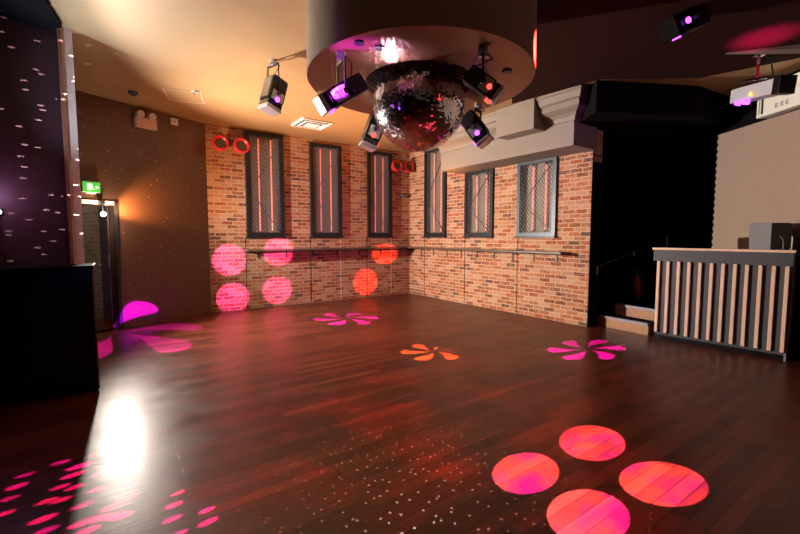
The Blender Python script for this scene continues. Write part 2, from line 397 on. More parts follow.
# booth
bf = Frame(at_z(654.5, 337.5), at_z(787, 361))
RZ = .36
pA = sf.pt(-.35, .30, 0); pB = bf.pt(bf.L + .6, .30, 0)
struct(MB().prism([(pA.x, pA.y), (pB.x, pB.y), (XR - .0, pB.y), (XR, 9.6), (pA.x - .3, 9.6)], 0.0, RZ).build('floor_stage', black))
r = tag(empty('staircase', sf.at(0, 0, 0)), 'two low wooden steps with silver nosings between brick wall and slatted booth', 'steps')
Ls = sf.L - .09
for k, (xa, ya) in enumerate(((-.02, 0), (-.0 + .12, .30))):
    z0 = .18 * k
    st_ = MB().box((xa, ya, 0 if k == 0 else .18), (Ls, ya + (.30 if k == 0 else .02), z0 + .165)).build('step', oak, r)
    MB().box((xa - .02, ya - .02, z0 + .15), (Ls, ya + .035, z0 + .185)).build('nosing', mat('grey_nosing', (.22, .22, .26), .45, metal=.3) if k == 0 else bpy.data.materials['grey_nosing'], st_)
    MB().box((xa, ya + .035, z0 + .165), (Ls, ya + .298, z0 + .18)).build('tread', black, st_)
pz = [(4.39, 6.05), (2.79, 5.80)]
l0 = at_z(597, 80, CEIL); l1 = at_z(700, 86, CEIL); l2 = at_z(716, 92, CEIL); l3 = Vector((XR, l2.y + .25, CEIL))
struct(MB().prism([(l0.x, l0.y), (l1.x, l1.y), (l2.x, l2.y), (l3.x, l3.y), (l3.x, 9.6), (l0.x + .2, 9.6)], 3.22, CEIL - .001).build('ceiling_alcove', black))

# ---- right wall: black above, beige acoustic panel with scalloped edge below
zr = FR.hit(714, 136)[1]; print('ZR', zr)
struct(MB().box((0, .0, 0), (FR.L, .12, CEIL)).build('wall_right', black, M=FR.M))
zb = FR.hit(712, 137, -.07)[1]
poly = [(FR.L - .1, RZ), (FR.L - .1, zb), (.03, zb)]
n = 26
for k in range(n * 4):
    z = zb - (zb - RZ) * k / (n * 4); poly.append((.02 + .035 * abs(math.sin(PI * k / 4)) , z))
poly.append((.02, RZ))
mR = Matrix(((1, 0, 0, 0), (0, 0, 1, 0), (0, 1, 0, 0), (0, 0, 0, 1)))
t = MB().prism(poly, -.07, -.002, m=mR).build('acoustic_panel', fabric, M=FR.M)
tag(t, 'large beige fabric wall panel with a scalloped edge behind the booth', 'wall panel')
# cream box with raised border above it
print('ZB', zb); wx0 = FR.hit(757.5, 105, -.16)[0]; wz0 = FR.hit(760, 117.5, -.16)[1]; wz1 = FR.hit(760, 92, -.16)[1]; wz0 = max(wz0, zb + .01); print('CREAM', wx0, wz0, wz1)
wl = 1.05; hh = .40
r = tag(empty('wall_cabinet', FR.at(wx0, 0, wz0)), 'cream metal box with raised border high on wall above beige panel', 'box')
MB().box((0, -.15, 0), (wl, -.001, hh), bev=.01).build('body', cream, r)
b = MB(); e = .03
for a, c in (((0, -.165, 0), (wl, -.15, e)), ((0, -.165, hh - e), (wl, -.15, hh)), ((0, -.165, e), (e, -.15, hh - e)), ((wl - e, -.165, e), (wl, -.15, hh - e))): b.box(a, c)
b.build('border', cream, r)
MB().box((e + .03, -.158, .04), (e + .055, -.149, hh - .06)).build('slot', blackmetal, r)
gp = mat('grey_print', (.35, .35, .32), .6)
for k in range(3):
    gx = .27 + k * .075; b = MB()
    b.box((gx, -.155, .065), (gx + .045, -.149, .075)).box((gx, -.155, .088), (gx + .04, -.149, .097)).box((gx, -.155, .112), (gx + .045, -.149, .122)); b.box((gx if k != 1 else gx + .018, -.155, .065), (gx + .012 if k != 1 else gx + .03, -.149, .122))
    b.build('letter', gp, r)

# walls behind the camera
struct(MB().box((-7, -3.1, 0), (6, -3.0, CEIL)).build('wall_rear', black))
struct(MB().box((-7.1, -3, 0), (-7.0, 7, CEIL)).build('wall_far_left', black))

# ---- wall shelves
def shelf(F, x0, x1, label, nb, y0=0.0):
    z = 1.235
    r = tag(empty('wall_shelf', F.at(x0, 0, z)), label, 'shelf', 'drinks shelves along the brick walls'); L = x1 - x0
    MB().box((0, -.27, -.04), (L, -.001, 0), bev=.006).build('board', shelf_m, r)
    for k in range(nb):
        x = L * (k + .5) / nb
        MB().box((x - .012, -.20, -.052), (x + .012, -.001, -.04)).box((x - .012, -.012, -.20), (x + .012, -.001, -.04)).build('bracket', blackmetal, r)
    return r
del_ = None
xa0 = FA.hit(246, 249, -.2)[0]
shelf(FA, xa0, FA.L - .005, 'long narrow dark shelf on the left brick wall under three tall windows', 7)
xb1 = FB.hit(563, 253, -.2)[0]
shelf(FB, .275, xb1, 'long narrow brown shelf on the right brick wall with black brackets', 9)

# ---- DJ booth with slats
r = tag(empty('dj_booth', bf.at(0, 0, 0)), 'black booth counter faced with pale vertical wooden slats and pine edge', 'booth')
L = bf.L; BH = 1.335
MB().box((0, .0, .0), (L, .06, BH - .03)).build('front_panel', greyboard, r)
MB().box((-.05, -.035, BH - .19), (L, 0, BH - .03)).build('fascia', greyboard, r)
MB().box((-.06, -.045, BH - .03), (L + .02, .42, BH - .008)).build('counter_top', black, r)
MB().box((-.06, -.06, BH - .03), (L + .02, -.045, BH)).build('counter_edge', pine, r)
MB().box((0, .06, 0), (.04, .42, BH - .03)).build('side_panel', blackgloss, r)
MB().box((L - .04, .06, 0), (L, .42, BH - .03)).build('side_panel', blackgloss, r)
MB().box((.01, -.01, 0), (L - .01, 0, .06)).build('kickboard', blackgloss, r)
sx_px = [658.5, 668, 678.5, 689, 700, 711.5, 723, 735, 747, 760.5, 774, 787.5]
for p in sx_px:
    x = bf.hit(p, 266, -.03)[0]
    MB().box((x - .018, -.035, .10), (x + .018, 0, BH - .195)).build('slat', pine, r)
MB().box((L - .03, -.02, 0), (L - .01, -.005, .09)).build('foot', steel, r)
t = MB().box((0, .0, 0), (L * .38, .008, .19)).build('glass_screen', glass, M=bf.at(.0, .28, BH - .006))
tag(t, 'low clear glass screen standing at the left end of the booth counter', 'glass screen')
# monitor on the booth
mp_ = bf.pt(bf.hit(770, 250, .16)[0], .16, BH - .006)
ang = math.atan2(mp_.x, mp_.y)
vdir = Vector((math.sin(ang), math.cos(ang), 0))
a1 = Matrix.Rotation(math.radians(48), 3, 'Z') @ vdir; a2 = Matrix.Rotation(math.radians(-42), 3, 'Z') @ vdir
Mm = Matrix(((a2.x, a1.x, 0, mp_.x), (a2.y, a1.y, 0, mp_.y), (0, 0, 1, mp_.z), (0, 0, 0, 1)))
r = tag(empty('monitor_speaker', Mm), 'square black monitor speaker standing at right end of the slatted booth', 'speaker')
MB().box((0, 0, 0), (.27, .29, .34), bev=.006).build('cabinet', mat('grey_vinyl_cabinet', (.17, .17, .19), .6), r)
MB().box((.006, -.012, .006), (.264, 0, .334)).build('front_grille', blackgloss, r)
pts = [Vector((.17, -.03, .0)), Vector((.18, -.04, .12)), Vector((.15, -.05, .19)), Vector((.12, -.05, .22))]
cb = bf.pt(bf.hit(783, 250, .03)[0], .03, BH - .008)
t = empty('gooseneck_lamp', cb); tag(t, 'thin bent black gooseneck lamp in front of the monitor speaker', 'lamp')
MB().cyl((0, 0, 0), (0, 0, .012), .02).build('base', blackmetal, t)
MB().tube([Vector((0, 0, .01)), Vector((0, 0, .10)), Vector((-.02, 0, .15)), Vector((-.055, 0, .175))], .005).build('neck', mat('grey_neck', (.25, .25, .27), .4), t, smooth=True)
cb = bf.pt(bf.hit(791, 250, .1)[0], .1, BH - .008)
t = empty('handset', cb); tag(t, 'slim white upright stick at the far right of the booth counter', 'stick')
MB().cyl((0, 0, 0), (0, 0, .01), .018).build('base', white, t)
MB().tube([Vector((0, 0, .01)), Vector((.01, 0, .09)), Vector((.005, 0, .17))], .006).build('stem', white, t, smooth=True)

# fire extinguisher and handrail in the alcove
fe = at_y(636, 297, 7.7); fe.z = RZ
r = tag(empty('fire_extinguisher', fe), 'red fire extinguisher standing in the dark alcove above the steps', 'fire extinguisher')
MB().lathe([(.0, 0), (.075, 0), (.08, .02), (.08, .34), (.06, .39), (.025, .41), (.02, .44), (0, .44)]).build('cylinder', extred, r, smooth=True)
MB().cyl((0, 0, .43), (0, 0, .47), .025).bar((0, 0, .47), (-.12, 0, .50), .02).bar((0, 0, .49), (-.12, 0, .54), .018).build('valve_handle', darkgrey, r)
MB().tube([Vector((.02, 0, .46)), Vector((.10, 0, .42)), Vector((.12, 0, .25)), Vector((.10, 0, .10))], .012).build('hose', darkgrey, r)
hr = at_y(596.5, 270, 6.9)
r = tag(empty('handrail', hr), 'thin dark handrail with white end plate beside the steps', 'handrail')
MB().box((-.02, -.02, -.08), (.015, .02, .07)).build('end_plate', white, r)
e2 = at_y(634, 252, 8.0) - hr
MB().tube([Vector((0, 0, .04)), e2], .014).build('rail', darkgrey, r, smooth=True)
MB().box(e2 - Vector((.015, .02, .08)), e2 + Vector((.015, .02, .02))).build('end_plate', steel, r)

# ---- black booth in the left foreground
c1 = at_z(99, 390); dA = FA.x
lf = Frame(c1 - dA * 1.7, c1)
LFR = lf; BT = lf.hit(93, 265.5)[1]; print('LB', BT, c1)
r = tag(empty('black_counter', lf.at(0, 0, 0)), 'tall plain black counter in the left foreground', 'counter')
MB().box((0, 0, 0), (lf.L, .42, BT - .03), bev=.004).build('body', blackgloss, r)
MB().box((-.01, -.012, BT - .03), (lf.L + .012, .43, BT), bev=.003).build('counter_top', black, r)
MB().box((lf.L - .004, -.01, .02), (lf.L + .010, .004, BT - .03)).box((lf.L + .006, .0, BT - .03), (lf.L + .016, .42, BT + .003)).build('metal_corner', mat('worn_corner', (.30, .20, .15), .4, metal=.3), r)

# ---- ceiling drum
DZ = 2.80
nn = at_z(420, 25, DZ); ff = at_z(420, 118, DZ)
dc = Vector(((nn.x + ff.x) / 2, (nn.y + ff.y) / 2, DZ)); dR = (ff.y - nn.y) / 2; print('DRUM', dc, dR)
dc.x = dc.y * 19.0 / F_PX; SQ = Matrix.Diagonal((.935, 1, 1, 1))
r = tag(empty('ceiling_drum', dc), 'large round beige drum hanging from the ceiling above the dance floor', 'ceiling drum')
b = MB(); n = 96; H = CEIL - DZ; b.lathe([(dR, 0.0), (dR, H), (0, H)], m=SQ, n=n)
top = b.bm.faces
bmesh.ops.delete(b.bm, geom=[f for f in b.bm.faces if len(f.verts) == n], context='FACES')
b.build('drum_wall', drum_side, r, smooth=True)
ri = .50
b = MB(); b.lathe([(ri, .0), (dR - .004, 0), (dR - .004, .03), (ri, .03), (ri, 0)], m=SQ, n=n)
bmesh.ops.delete(b.bm, geom=[f for f in b.bm.faces if len(f.verts) == n], context='FACES')
b.build('underside_ring', drum_under, r, smooth=True)
b = MB(); pr = []
for k in range(9): pr += [(ri + .001 + .012 * (k % 2), .0 + k * .03 + .002), (ri + .001 + .012 * ((k + 1) % 2), .0 + k * .03 + .014)]
pr = [(ri, 0.002)] + [(ri + (.0 if k % 2 else .012), .01 + k * .018) for k in range(16)] + [(ri, .31), (0, .31)]
b.lathe(pr, m=SQ, n=n)
bmesh.ops.delete(b.bm, geom=[f for f in b.bm.faces if len(f.verts) == n], context='FACES')
b.build('recess', mat('recess_lacquer', (.09, .05, .04), .3), r)
for (px, py) in ((359, 42), (379, 47), (507, 71)):
    p = at_z(px, py, DZ) - dc
    MB().cyl(p + Vector((0, 0, -.012)), p + Vector((0, 0, .012)), .035 if px < 400 else .04, n=20).build('downlight', blackmetal, r, smooth=True)

# ---- disco ball
bc = at_y(419, 104.5, dc.y - .02); bR = .392
r = tag(empty('disco_ball', bc), 'big mirrored disco ball hanging in the recess of the ceiling drum', 'disco ball')
b = MB(); bmesh.ops.create_uvsphere(b.bm, u_segments=96, v_segments=48, radius=bR - .004); b.build('core', grout, r, smooth=True)
b = MB(); rows = 78; hgt = PI * bR / rows
for i in range(rows):
    th = PI * (i + .5) / rows; nc = max(4, int(2 * PI * bR * math.sin(th) / hgt)); dth = PI / rows * .45; dph = PI / nc * .90
    for j in range(nc):
        ph = 2 * PI * (j + .5) / nc
        nrm = Vector((math.sin(th) * math.cos(ph), math.sin(th) * math.sin(ph), math.cos(th)))
        c_ = nrm * bR; et = Vector((math.cos(th) * math.cos(ph), math.cos(th) * math.sin(ph), -math.sin(th))); ep = Vector((-math.sin(ph), math.cos(ph), 0))
        tl, tp = random.gauss(0, .075), random.gauss(0, .075); hw = hgt * .46; wp = bR * math.sin(th) * PI / nc * .92
        vs = []
        for su, sv in ((-1, -1), (1, -1), (1, 1), (-1, 1)):
            vs.append(b.bm.verts.new(c_ + et * su * hw + ep * sv * wp + nrm * (su * hw * tl + sv * wp * tp)))
        b.bm.faces.new(vs)
b.build('mirror_tiles', mirror, r)
MB().cyl((0, 0, bR - .01), (0, 0, DZ + .31 - bc.z), .02).build('hanging_rod', blackmetal, r)
MB().cyl((0, 0, bR - .02), (0, 0, bR + .03), .07).build('mounting_collar', chrome, r, smooth=True)

# ---- stage lights (scanners)
def ring(b, c, d, r1, r2, t):
    T = Matrix.Translation(c) @ d.to_track_quat('Z', 'Y').to_matrix().to_4x4()
    b.lathe([(r2, 0), (r1, 0), (r1, t), (r2, t), (r2, 0)], m=T, n=24); return b
def stage_light(clamp, ctr, axis, Ln, wd, label, head='white', lens=lens_p, lens_off=.2, ceil_z=None, group='stage lights round the disco ball', spill=None):
    clamp = Vector(clamp); ctr = Vector(ctr); ax = Vector(axis).normalized()
    r = tag(empty('stage_light', clamp), label, 'stage light', group)
    c = ctr - clamp
    side = ax.cross(Vector((0, 0, 1)));
    if side.length < .1: side = ax.cross(Vector((1, 0, 0)))
    side.normalize(); up = side.cross(ax).normalized()
    R = Matrix((side, up, ax)).transposed().to_4x4(); T = Matrix.Translation(c) @ R
    w = wd / 2
    MB().box((-w, -w, -Ln / 2), (w, w, Ln * .28), m=T, bev=w * .35).build('housing', blackgloss, r)
    b = MB(); 
    for k in range(5): b.box((-w * 1.02, -w * .8, -Ln * .42 + k * Ln * .06), (w * 1.02, w * .8, -Ln * .40 + k * Ln * .06), m=T)
    b.build('cooling_fins', darkgrey, r); hm = {'white': white, 'steel': steel, 'dark': black}[head]
    # pale side plate carrying the lens window
    for s_ in (-1, 1):
        MB().box((s_ * w * 1.0 - .004, -w * .72, -Ln * .05), (s_ * w * 1.0 + .004, w * .72, Ln * .24), m=T, bev=.003).build('side_plate', hm, r)
    MB().box((-w * .9, -w * .9, Ln * .28), (w * .9, w * .9, Ln * .40), m=T, bev=.008).build('head', blackgloss, r)
    b = MB(); b.box((-w * .95, -w * .95, Ln * .40), (w * .95, w * .95, Ln * .50), m=T, bev=.01); b.build('head_cap', hm, r)
    for s_ in (-1, 1):
        q = T @ Vector((s_ * w * 1.05, 0, Ln * lens_off)); d2 = (T.to_3x3() @ Vector((s_, 0, 0)))
        MB().cyl(q - d2 * .004, q + d2 * .008, w * .28, n=18).build('lens', lens, r, smooth=True)
    q = T @ Vector((0, -w * .95, Ln * .33)); d2 = T.to_3x3() @ Vector((0, -1, 0))
    MB().cyl(q - d2 * .01, q + d2 * .012, w * .36, n=18).build('lens', lens, r, smooth=True)
    # yoke
    b = MB(); a = w + .018
    pv = c; topc = Vector((0, 0, -.06))
    for s_ in (-1, 1):
        b.bar(pv + side * s_ * a, topc + side * s_ * a * .8, .026, .010, up=ax)
    b.bar(topc + side * a * .86, topc - side * a * .86, .012, .028)
    b.build('yoke', blackmetal, r)
    for s_ in (-1, 1): MB().cyl(pv + side * s_ * w, pv + side * s_ * (a + .02), .022, n=12).build('tilt_knob', darkgrey, r, smooth=True)
    b = MB(); b.cyl(topc, Vector((0, 0, -.005)), .012, n=10); b.cyl(Vector((0, 0, -.02)), Vector((0, 0, 0)), .035, n=16); b.bar(topc + Vector((-.03, 0, .02)), topc + Vector((.03, 0, .02)), .03, .025)
    b.build('mounting_clamp', steel, r)
    MB().tube([Vector((.02, 0, -.01)), Vector((.07, .03, -.05)), c + side * w * .5 - ax * Ln * .3 + Vector((0, 0, w))], .005, n=6).build('power_cable', blackmetal, r)
    MB().tube([Vector((-.02, 0, -.01)), Vector((-.06, .02, -.07)), Vector((-.07, .0, -.14)), c - side * w * .5 + up * w], .003, n=6).build('safety_wire', chrome, r)
    return r
def body_at(px0, py0, Y0, px1, py1, Y1):  # rear and front end of a housing
    a = at_y(px0, py0, Y0); b = at_y(px1, py1, Y1); return (a + b) / 2, (b - a), (b - a).length
p = at_z(333, 62, DZ); c, ax, Ln = body_at(361, 83, 3.10, 320, 106, 2.95)
L1p = c + ax * .5 + ax.normalized() * .06
stage_light((c.x - .0, c.y + .02, DZ), c, ax, Ln * 1.02, .135, 'black stage light with white head left of the disco ball')
c, ax, Ln = body_at(380, 113, 4.30, 367, 148, 4.25)
L2p = c + ax * .5 + ax.normalized() * .06
stage_light((c.x + .03, c.y + .02, DZ), c, ax, Ln, .17, 'black stage light with steel side just behind the disco ball at left', head='steel', lens=lens_r)
c, ax, Ln = body_at(468, 74, 3.0, 499, 97, 2.95)
L3p = c + ax * .5 + ax.normalized() * .06
stage_light((c.x, c.y + .02, DZ), c, ax, Ln, .13, 'black and grey stage light upper right of the disco ball with red lens', head='steel', lens=lens_r)
c, ax, Ln = body_at(467, 116, 4.25, 486, 143, 4.15)
L4p = c + ax * .5 + ax.normalized() * .06
stage_light((c.x + .02, c.y + .02, DZ), c, ax, Ln, .17, 'black stage light with violet lens lower right of the disco ball', head='steel')
cl = at_z(272, 71, CEIL); c, ax, Ln = body_at(277, 80, 5.25, 269, 111, 5.15)
L5p = c + ax * .5 + ax.normalized() * .06
stage_light((c.x, c.y + .03, CEIL), c, ax, Ln, .22, 'stage light with violet lens hanging alone from the orange ceiling', head='steel', group='stage lights hung from the flat ceiling')
c, ax, Ln = body_at(700, 16, 4.1, 668, 30, 4.0)
L6p = c + ax * .5 + ax.normalized() * .09
stage_light((c.x, c.y + .03, CEIL), c, ax, Ln, .20, 'dark stage light with violet lens on the shadowed ceiling at upper right', head='dark', group='stage lights hung from the flat ceiling')
# silver bar fixture
a = at_y(736, 97, 5.20); b2 = at_y(779, 86, 4.62); fx = (b2 - a); c = (a + b2) / 2; fx.z = 0
ang = math.atan2(fx.y, fx.x); tilt = math.atan2((b2 - a).z, fx.length)
T = Matrix.Rotation(ang, 4, 'Z') @ Matrix.Rotation(-tilt, 4, 'Y'); hl = (b2 - a).length / 2
cl = Vector((c.x + .05, c.y + .05, CEIL)); oc = c - cl
r = tag(empty('strobe_light', cl), 'silver bar stage light with violet lamps under ceiling at far right', 'stage light')
To = Matrix.Translation(oc) @ T
MB().box((-hl, -.07, -.08), (hl, .10, .08), m=To, bev=.008).build('housing', mat('silver_paint', (.5, .5, .54), .45), r)
MB().box((hl, -.075, -.095), (hl + .09, .105, .095), m=To, bev=.006).build('end_cap', blackgloss, r)
MB().cyl(To @ Vector((-.06, -.055, -.085)), To @ Vector((-.06, -.065, -.115)), .045).cyl(To @ Vector((-.17, -.055, -.085)), To @ Vector((-.17, -.065, -.11)), .035).build('lens', lens_p, r, smooth=True)
MB().cyl(To @ Vector((.02, -.072, -.03)), To @ Vector((.02, -.082, -.03)), .022).build('indicator_lamp', mat('amber_glow', (1, .4, .1), .3, emit=(1, .3, .05), es=3), r)
b = MB(); b.bar(oc + Vector((-.0, 0, .08)), Vector((0, 0, -.02)), .03, .012).bar(oc + Vector((-.16, 0, .12)), oc + Vector((.12, 0, .16)), .03, .02).box((-.05, -.04, -.06), (.05, .04, 0)); b.build('clamp', chrome, r)
MB().tube([Vector((.05, 0, -.02)), Vector((.16, .02, -.10)), oc + Vector((.2, 0, .09))], .008).build('power_cable', blackmetal, r)

# ---- red twin horns
def horns(F, px, py, mz, D, label):
    x, z = F.hit(px, py, -.22); r = tag(empty('twin_horn_speaker', F.at(x, 0, z)), label, 'speaker', 'pairs of red horn speakers on the left brick wall')
    MB().box((-.05, -.03, .02), (.05, -.001, .16)).bar((0, -.03, .1), (0, -.16, .1), .03).bar((-.17, -.13, .10), (.17, -.13, .10), .025).bar((-.17, -.13, .10), (-.17, -.13, .0), .02).bar((.17, -.13, .10), (.17, -.13, .0), .02).build('bracket', blackmetal, r)
    for s in (-1, 1):
        yaw = math.radians(0); tl = math.radians(12)
        T = Matrix.Translation((s * D * .62, -.24, 0)) @ Matrix.Rotation(math.radians(90) - tl, 4, 'X') @ Matrix.Identity(4)
        R_ = D / 2
        h = MB().lathe([(.04, -.14), (R_ * .6, -.12), (R_ * .93, -.03), (R_, .03), (R_ * .97, .055), (R_ * .80, .06), (R_ * .66, .035), (R_ * .60, .02)], m=T, n=32)
        h = h.build('horn', redpl, r, smooth=True)
        MB().lathe([(R_ * .60, .018), (R_ * .55, .030), (R_ * .35, .036), (0, .038)], m=T, n=32).build('cone', darkgrey, h, smooth=True)
    return r
horns(FA, 230.5, 145, 0, .31, 'red-rimmed twin horn speakers at the left end of the brick wall')
horns(FA, 402, 167, 0, .29, 'red-rimmed twin horn speakers near the corner of the brick walls')
x, z = FA.hit(403, 196, -.06)
r = tag(empty('dome_camera', FA.at(min(x, FA.L - .1), 0, z)), 'small dark dome camera on brick wall below the corner horn speakers', 'security camera')
MB().box((-.07, -.05, -.0), (.07, -.001, .04), bev=.01).build('base', darkgrey, r); MB().sph((0, -.07, -.0), .05).build('dome', mat('smoked_dome', (.10, .10, .12), .12), r, smooth=True)

# ---- ceiling bits
v = at_z(312, 123.5, CEIL)
Mv = Matrix.Translation((v.x, v.y, CEIL)) @ Matrix.Rotation(math.radians(35), 4, 'Z')
r = tag(empty('ceiling_vent', Mv), 'square white air diffuser in the ceiling near the brick wall', 'vent')
b = MB(); hs_ = .30
for k, (o_, i_) in enumerate(((.30, .27), (.21, .18), (.12, .09))):
    zz = -.015 - .008 * k
    for (x0, y0, x1, y1) in ((-o_, -o_, o_, -i_), (-o_, i_, o_, o_), (-o_, -i_, -i_, i_), (i_, -i_, o_, i_)): b.box((x0, y0, zz - .012), (x1, y1, -.0005 if k == 0 else zz))
b.build('louvre_frame', white, r)
MB().box((-.27, -.27, -.006), (.27, .27, -.001)).build('duct_plate', darkgrey, r)
b = MB(); c_ = .09
b.bm.verts.new((0, 0, -.05)); 
b.prism([(-c_, -c_), (c_, -c_), (c_, c_), (-c_, c_)], -.045, -.035); b.bm.verts.ensure_lookup_table(); bmesh.ops.delete(b.bm, geom=[b.bm.verts[0]], context='VERTS'); b.build('centre_plate', white, r)
v = at_z(133, 92, CEIL)
r = tag(empty('smoke_detector', Vector((v.x, v.y, CEIL))), 'small dark smoke detector on ceiling above the doorway wall', 'smoke detector')
MB().lathe([(.0, -.06), (.03, -.06), (.045, -.035), (.065, -.03), (.065, -.001), (0, -.001)][::-1]).build('body', darkgrey, r, smooth=True); MB().sph((0, 0, -.06), .014).build('indicator', white, r, smooth=True)
v = at_z(194, 91, CEIL)
r = tag(empty('sprinkler', Vector((v.x, v.y, CEIL))), 'tiny white sprinkler head in the ceiling beside the access hatch', 'sprinkler')
MB().cyl((0, 0, -.008), (0, 0, 0), .04).build('rose', white, r); MB().cyl((0, 0, -.05), (0, 0, -.008), .01).cyl((0, 0, -.055), (0, 0, -.05), .025).build('nozzle', steel, r)
a = at_z(163, 88, CEIL); b2 = at_z(200, 92, CEIL)
Mh = Matrix.Translation((a.x, a.y, CEIL)) @ Matrix.Rotation(math.atan2(b2.y - a.y, b2.x - a.x), 4, 'Z'); hl = (b2 - a).length
r = tag(empty('access_hatch', Mh), 'flush square access hatch in the ceiling near the left wall', 'hatch')
b = MB(); b.box((0, -.01, -.008), (hl, .0, 0)).box((0, .55, -.008), (hl, .56, 0)).box((-.01, -.01, -.008), (0, .56, 0)).box((hl, -.01, -.008), (hl + .01, .56, 0)); b.build('frame', pinkwhite, r)
MB().box((.0, 0, -.004), (hl, .55, -.0)).build('lid', plaster, r)
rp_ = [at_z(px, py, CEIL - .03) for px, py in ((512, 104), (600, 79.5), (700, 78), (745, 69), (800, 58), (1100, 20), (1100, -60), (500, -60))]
struct(MB().prism([(q.x, q.y) for q in rp_], CEIL - .03, CEIL - .001).build('ceiling_shade_slab', mat('ceiling_shade_brown', (.032, .010, .008), .85, spec=.08, noise_amt=.15, noise_scale=2)))  # dark slab stands in for the shade on this part of the ceiling
# things on the speckled wall
x, z = FD.hit(147, 121, -.08)
r = tag(empty('emergency_light', FD.at(x, 0, z)), 'white twin head emergency light box high on the brown wall', 'emergency light')
MB().box((-.17, -.08, -.12), (.17, -.001, .05), bev=.01).build('body', mat('blush_plastic', (.70, .45, .38), .5), r)
for s in (-.10, .09): MB().cyl((s, -.11, .09), (s, -.01, .09), .055, n=20).build('lamp_head', white, r, smooth=True)
x, z = FD.hit(175, 121.5, -.05)
r = tag(empty('motion_sensor', FD.at(x, 0, z)), 'small white sensor box right of the twin head emergency light', 'sensor')
MB().box((-.06, -.05, -.055), (.06, -.001, .055), bev=.008).build('body', white, r); MB().sph((0, -.045, -.005), .028).build('lens', mat('pink_sensor_lens', (.6, .4, .4), .3), r, smooth=True)
x, z = FD.hit(92, 187, -.08)
r = tag(empty('exit_sign', FD.at(x, 0, z)), 'glowing green exit sign with running figure above the doorway', 'exit sign')
MB().box((-.15, -.08, -.10), (.15, -.001, .10), bev=.006).build('housing', white, r)
MB().box((-.145, -.086, -.095), (.145, -.08, .095)).build('green_face', exit_g, r)
r.scale = (.8, .8, .8)
b = MB(); y0, y1 = -.090, -.0858
b.box((-.075, y0, -.06), (-.015, y1, .07))        # doorway
def seg(p, q, w): b.bar((p[0], -.088, p[1]), (q[0], -.088, q[1]), w, .004, up=Vector((0, 1, 0)))
b.cyl((-.0, y0, .052), (-.0, y1, .052), .014, n=14)
seg((.0, .035), (.012, -.008), .020); seg((.012, -.008), (-.012, -.03), .012); seg((-.012, -.03), (-.012, -.06), .012); seg((.012, -.008), (.032, -.035), .012); seg((.032, -.035), (.045, -.05), .012); seg((.0, .03), (-.022, .01), .010); seg((.002, .03), (.028, .012), .010)
seg((.065, .0), (.125, .0), .014); seg((.065, .0), (.09, .028), .014); seg((.065, .0), (.09, -.028), .014)
b.build('pictogram', exit_w, r)
MB().box((-.07, -.06, -.125), (.07, -.01, -.10)).build('downlight', mat('warm_diffuser', (1, .7, .5), .4, emit=(1, .6, .4), es=.6), r)

# ---- batten and curved strip at the right ceiling
a = at_z(685, 55, CEIL - .0); b2 = at_z(800, 46, CEIL - .0); b3 = b2 + (b2 - a).normalized() * 1.2
wv = Vector((-(b2 - a).y, (b2 - a).x, 0)).normalized() * .5
b = MB()
V0 = [b.bm.verts.new(v) for v in ((a.x, a.y, CEIL), (b3.x, b3.y, CEIL - .0), (b3.x, b3.y, CEIL - .17), (b3.x - wv.x * .6, b3.y - wv.y * .6, CEIL - .17), (b3.x - wv.x * .6, b3.y - wv.y * .6, CEIL))]
b.bm.faces.new((V0[0], V0[1], V0[2])); b.bm.faces.new((V0[0], V0[2], V0[3])); b.bm.faces.new((V0[0], V0[3], V0[4])); b.bm.faces.new((V0[1], V0[4], V0[3], V0[2]))
struct(b.build('trim_5', beige))

# ================================================================== LIGHTS
def lamp(name, kind, loc, col, power, radius=.03, tgt=None, size=None, blend=.3, parent=None):
    d = bpy.data.lights.new(name, kind); d.color = col; d.energy = power
    if kind in ('POINT', 'SPOT'): d.shadow_soft_size = radius
    if kind == 'SPOT': d.spot_size = math.radians(size); d.spot_blend = blend
    if kind == 'AREA': d.size = size
    o = bpy.data.objects.new(name, d); C.objects.link(o); o.location = loc
    if tgt is not None: o.rotation_euler = (Vector(tgt) - Vector(loc)).to_track_quat('-Z', 'Y').to_euler()
    return o

def gobo(name, loc, slides, tgt, size, radius=.004):
    """slide projector: every slide is (O, e1, e2, colour, strength, pattern), laid out on the plane it is aimed at"""
    o = lamp(name, 'SPOT', loc, (1, 1, 1), 1000, radius, tgt=tgt, size=size, blend=.05); nt = o.data; nt.use_nodes = True; nt = nt.node_tree
    Ri = o.rotation_euler.to_matrix().transposed()
    em = nt.nodes['Emission']; tc = N(nt, 'ShaderNodeTexCoord'); d = tc.outputs['Normal']
    loc = Vector(loc); tot = None
    for O, e1, e2, col, power, builder in slides:
        O = Vector(O); n = e1.cross(e2).normalized(); k = (O - loc).dot(n)
        dn = V_(nt, 'DOT_PRODUCT', d, tuple(Ri @ n)); t = M_(nt, 'DIVIDE', k, dn)
        u = M_(nt, 'ADD', M_(nt, 'MULTIPLY', V_(nt, 'DOT_PRODUCT', d, tuple(Ri @ e1)), t), (loc - O).dot(e1))
        v = M_(nt, 'ADD', M_(nt, 'MULTIPLY', V_(nt, 'DOT_PRODUCT', d, tuple(Ri @ e2)), t), (loc - O).dot(e2))
        f = builder(nt, u, v); f = M_(nt, 'MULTIPLY', M_(nt, 'MULTIPLY', f, M_(nt, 'GREATER_THAN', t, 0.0)), power / 1000)
        c = tuple(col) if isinstance(col, tuple) else col(nt, u, v)
        vs = N(nt, 'ShaderNodeVectorMath', operation='SCALE'); sock(nt, vs.inputs[0], c); nt.links.new(f, vs.inputs['Scale'])
        tot = vs.outputs[0] if tot is None else V_(nt, 'ADD', tot, vs.outputs[0])
    nt.links.new(tot, em.inputs['Color']); em.inputs['Strength'].default_value = 1
    return o
GSIGN = 1
